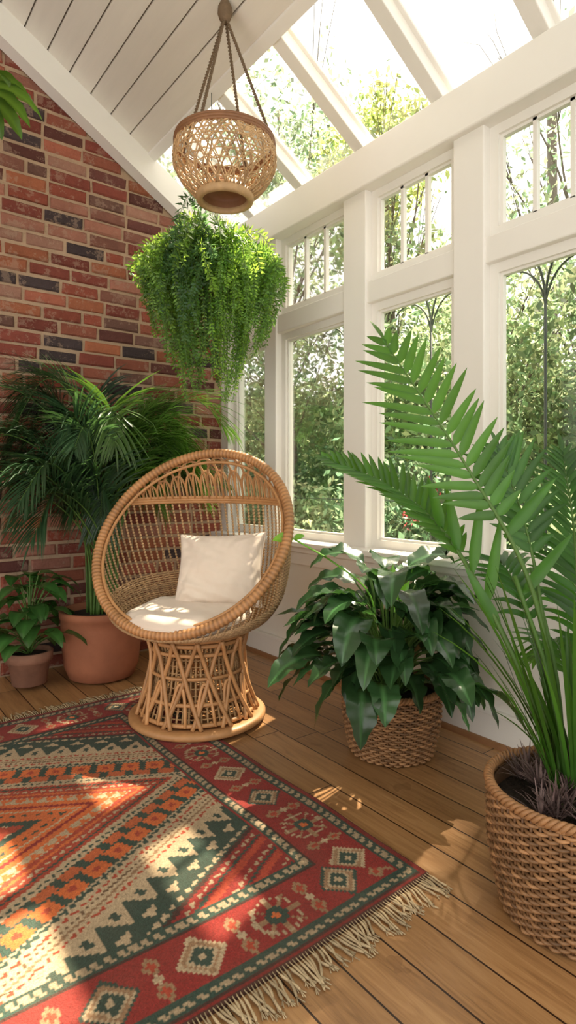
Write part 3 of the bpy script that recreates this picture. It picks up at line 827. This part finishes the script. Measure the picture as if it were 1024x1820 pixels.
for i in range(80):
    a=random.random()*2*pi; rd=V((math.cos(a),math.sin(a),0)); k=random.uniform(.4,1.1); b.mat=0
    leaf(b,B0+rd*random.uniform(.01,.06),rd*random.uniform(.1,.42)+V((.14,.08,1)),rd,random.uniform(.30,.70),random.uniform(.010,.020),random.uniform(.3,1.5),9,(-1,0,1),.3,lambda t:(.5+t)*(1-t**3) if t<1 else .01,(k*.9,k,k*.8),1.1)
for i in range(12):
    a=random.random()*2*pi; rd=V((math.cos(a),math.sin(a),0)); b.mat=1; b.color=(.9,1.0,.9)
    b.tube(cr([B0+rd*.04,B0+rd*.06+V((.02,.02,.3)),B0+rd*.14+V((.06,.06,.58))],8),.006,6)
b.mat=5
for i in range(46):   # dark spiky rosettes filling the basket
    a=random.random()*2*pi; r0=(random.random()**.5)*.165; c0=B0+V((math.cos(a)*r0,math.sin(a)*r0,.01+.05*(1-r0/.165)))
    for s_ in range(26):
        a2=random.random()*2*pi; rd=V((math.cos(a2),math.sin(a2),0)); k=random.uniform(.5,1.6)
        leaf(b,c0,rd*random.uniform(.2,1.3)+V((0,0,1)),rd,random.uniform(.05,.10),.0055,random.uniform(.2,1.2),4,(-1,0,1),.2,None,(k,k,k))
M_dk=m_basic('dark_foliage',(.125,.080,.072),.6,30,.4,.1)
b.build('kentia_palm_in_basket',[M_palm2,M_stem,M_wicker,M_wickerd,M_soil,M_dk],loc=(gx_,gy_,0))

# ------------------------------------------------------------------ HANGING PLANTER TOP LEFT
hx,hy,hz=.42,2.80,2.68
b=MB(); b.mat=2
b.lathe([(0,-.12),(.06,-.12),(.085,-.02),(.09,.02),(.08,.02),(.075,-.01),(0,-.01)],hx,hy,28,hz)
b.mat=3
for i in range(3):
    a=2*pi*i/3; b.tube([(hx+.085*math.cos(a),hy+.085*math.sin(a),hz+.015),(hx,hy,hz+.5)],.002,5)
b.tube([(hx,hy,hz+.5),(hx,hy,plz(hx)+.005)],.002,5)
for i in range(18):
    a=2*pi*i/18; rd=V((math.cos(a),math.sin(a),0)); base=V((hx,hy,hz)); o=random.uniform(.14,.2)
    b.mat=1; b.color=(1,1,1); b.tube(cr([base,base+rd*.07+V((0,0,.08)),base+rd*o*.7+V((0,0,.10))],8),.003,5)
    b.mat=0; k=random.uniform(.8,1.3)
    leaf(b,base+rd*o*.7+V((0,0,.10)),rd+V((0,0,.05)),V((0,0,1)),random.uniform(.2,.26),.10,1.5,10,(-1,-.5,0,.5,1),.2,lance,(k,k,k),1.3,.08)
b.build('hanging_planter',[M_palm2,M_stem,M_terra,M_iron],loc=(hx,hy,hz))

# ------------------------------------------------------------------ OUTDOORS
b=MB(); b.box(WX+.16,40,-25,40,-.5,-.35); b.box(-30,WX+.16,3.81,40,-.5,-.35); b.build('lawn',[M_lawn],smooth=False)
b=MB(); tx=2.62
for y in(3.44,2.78,2.12,1.46,.80,.14):
    b.tube([(tx,y,-.35),(tx,y,2.02)],.007,6)
    for s in(1,-1):
        b.tube([V((tx,y+s*.33*(1-math.cos(a)),1.94+.40*math.sin(a)))for a in[j/14*pi/2 for j in range(15)]],.006,6)
        b.tube([V((tx,y+s*.16*(1-math.cos(a)),1.90+.22*math.sin(a)))for a in[j/14*pi/2*1.4 for j in range(15)]],.005,6)
b.tube([(tx,-.5,1.0),(tx,3.6,1.0)],.003,5)
b.build('garden_trellis',[M_iron])

def leafcloud(name,blobs,size,mat,parent=None):
    cs=[];colz=[];szs=[]
    for (c,r,n,base) in blobs:
        nc=max(6,n//90); cc0=rng.normal(size=(nc,3)); cc0/=np.linalg.norm(cc0,axis=1)[:,None]; cc0*=(rng.random(nc)**.4)[:,None]
        pick=rng.integers(0,nc,n)
        d=cc0[pick]+rng.normal(size=(n,3))*.17
        p=np.array(c)+d*np.array(r)
        cs.append(p); k=(rng.uniform(.5,1.4,n)*(.65+.7*rng.random(nc))[pick])[:,None]; h=rng.uniform(-.12,.12,n)
        cc=np.array(base)[None,:]*k; cc[:,0]*=(1+h*1.5); colz.append(cc)
        szs.append(np.full(n,size)*rng.uniform(.6,1.5,n))
    P=np.concatenate(cs); Cc=np.clip(np.concatenate(colz),0,4); S=np.concatenate(szs)[:,None]; n=len(P)
    a=rng.normal(size=(n,3)); a/=np.linalg.norm(a,axis=1)[:,None]; bb=np.cross(a,rng.normal(size=(n,3))); bb/=np.linalg.norm(bb,axis=1)[:,None]
    co=np.stack([P-a*S,P+bb*S*.45,P+a*S,P-bb*S*.45],1).reshape(-1,3)
    fc=np.arange(n*4).reshape(n,4)
    return np_mesh(name,co,fc,np.repeat(Cc,4,axis=0),mat,False,parent)
def tree(name,x,y,h,blobs,size,tr=.12):
    b=MB(); b.tube(cr([(x,y,-.4),(x+.1,y-.1,h*.4),(x-.05,y+.1,h)],12),tr,8,rf=lambda t:1-.7*t)
    for c,r,n,_ in blobs:
        z0=min(c[2]-r[2]*.3,h*.8)
        for q in range(8):
            e=V(c)+V((random.uniform(-.9,.9)*r[0],random.uniform(-.9,.9)*r[1],random.uniform(-.3,1.1)*r[2]))
            s=V((x,y,max(.3,z0*.6))); mid=s.lerp(e,.5)+V((random.uniform(-.2,.2),random.uniform(-.2,.2),.2)); b.tube(cr([s,mid,e],10),tr*.3,5,rf=lambda t:1-.8*t)
            for q2 in range(4):
                e2=e+V((random.uniform(-.5,.5)*r[0],random.uniform(-.5,.5)*r[1],random.uniform(-.1,.6)*r[2])); b.tube([mid.lerp(e,.4),e.lerp(e2,.4)+V((0,0,.1)),e2],tr*.08,4,rf=lambda t:1-.7*t)
    ob=b.build(name,[M_bark]); lf=leafcloud('leaves',blobs,size,M_out,ob); return ob
Y1=(1.7,1.5,1.1); G1=(1.25,1.25,1.4); G2=(.7,.85,.95); G3=(1.5,1.45,1.6); GP=(1.3,1.3,1.6)  # paler greens put distance haze into the leaf colours
tree('tree',8.9,8.3,8.3,[((8.9,8.3,7.6),(1.35,1.35,1.2),5200,Y1),((8.6,8.0,5.2),(1.5,1.5,1.2),2200,G3)],.07,.09)
tree('tree',7.4,9.8,8.8,[((7.3,9.8,7.5),(1.9,1.9,1.9),4600,GP),((6.9,10,4.8),(2,2,1.5),3000,GP)],.065,.09)
tree('tree',10.5,5.0,9,[((10.5,5.2,7.2),(1.8,1.8,1.7),900,GP),((10.5,5,4.6),(2.2,2.2,1.8),3200,GP)],.07,.1)
tree('tree',4.6,11,7,[((4.6,11,5.4),(2,1.7,2.1),4400,GP)],.075,.09)
tree('tree',8.5,2.0,6,[((8.5,2.2,4.3),(1.8,1.8,1.4),2200,GP)],.06,.09)
tree('tree',5.5,7.2,3.6,[((5.5,7.2,2.6),(1.1,1.3,1.1),2800,G3)],.045,.05)
tree('tree',6.6,4.4,3.8,[((6.6,4.2,2.8),(1.3,1.5,1.2),4200,G3)],.045,.05)
tree('tree',8.6,6.7,4.2,[((8.6,6.7,3.3),(1.5,1.5,1.2),3600,G3)],.055,.06)
# tall trees added out of view so their crowns block sun from most bays
tree('sun_block_tree',12.6,2.0,18,[((12,3.55,18.2),(1.8,1.15,2.6),8500,G3),((12,1.2,18.0),(1.8,1.9,2.6),8500,G3),((12,-1.6,18.0),(1.8,2.0,2.6),6000,G3)],.17,.22)
tree('sun_block_tree',19,10.5,28,[((18,9.95,28),(1.5,1.1,2.6),7000,G3)],.2,.25)
blobs=[]
for i in range(46):
    y=-3+i*.36; x=4.8+1.1*math.sin(i*1.7)+.03*y; blobs.append(((x,y,random.uniform(.1,1.1)),(.8,.7,random.uniform(.6,1.0)),1700,random.choice([G1,G2,G3,G2])))
leafcloud('shrubbery',blobs,.040,M_out)
blobs=[]
for i in range(40):
    y=-4+i*.5; blobs.append(((7.3+.8*math.sin(i*2.1),y,random.uniform(.8,2.7)),(1.0,.9,1.1),1300,random.choice([G1,G3,G1])))
leafcloud('shrubbery',blobs,.060,M_out)
leafcloud('flowering_shrub',[((4.3,3.3,.9),(.4,.5,.35),90,(3,.3,.7)),((3.9,5.0,.6),(.4,.5,.35),90,(3,.4,.7))],.03,M_out)
b=MB(); N=90
ids=[[b.vert((11.5+noise.noise(V((i*.35,j*.35,0)))*1.6-.03*j,-8+i*.36,-.4+j*.16+noise.noise(V((i*.3,0,5)))*.7*(j/22))) for j in range(24)] for i in range(N)]
for i in range(N-1):
    for j in range(23): b.face([ids[i][j],ids[i+1][j],ids[i+1][j+1],ids[i][j+1]])
ids=[[b.vert((-4+i*.32,15+noise.noise(V((i*.35,j*.35,9)))*1.6,-.4+j*.16)) for j in range(24)] for i in range(60)]
for i in range(59):
    for j in range(23): b.face([ids[i][j],ids[i+1][j],ids[i+1][j+1],ids[i][j+1]])
t=NT('hedge'); o=t.obj(); f=t.noise(o,7,6,.75)
c=t.ramp(f,[(.35,(.14,.18,.10)),(.5,(.27,.33,.19)),(.62,(.46,.52,.34)),(.7,(.75,.78,.66))])  # far hedge kept pale, its haze is part of the colour
b.build('hedge',[t.fin(t.principled(c,.8,t.bump(f,1,.15)).outputs[0])])

# ------------------------------------------------------------------ LIGHT
w=bpy.data.worlds.new('World'); sc.world=w; w.use_nodes=True; nt=w.node_tree; bg=nt.nodes['Background']
bg.inputs[0].default_value=(1.0,.97,.92,1); bg.inputs[1].default_value=2.15
sd=V((1,.33,1.6)).normalized()
L=bpy.data.lights.new('sun','SUN'); L.energy=21; L.angle=math.radians(.8); L.color=(1,.87,.68)
so=bpy.data.objects.new('sun',L); sc.collection.objects.link(so); so.rotation_euler=(-sd).to_track_quat('-Z','Y').to_euler(); so.location=(8,4,9)
sc.view_settings.view_transform='Standard'

# ------------------------------------------------------------------ CAMERA
cam=bpy.data.cameras.new('camera'); co_=bpy.data.objects.new('camera',cam); sc.collection.objects.link(co_)
co_.location=(0,0,1.1); co_.rotation_euler=(math.radians(90),0,-math.atan2(.609,.793))
cam.sensor_width=36; cam.lens=1060/1820*36; cam.shift_y=-50/1820; cam.clip_start=.05; cam.clip_end=200
sc.camera=co_
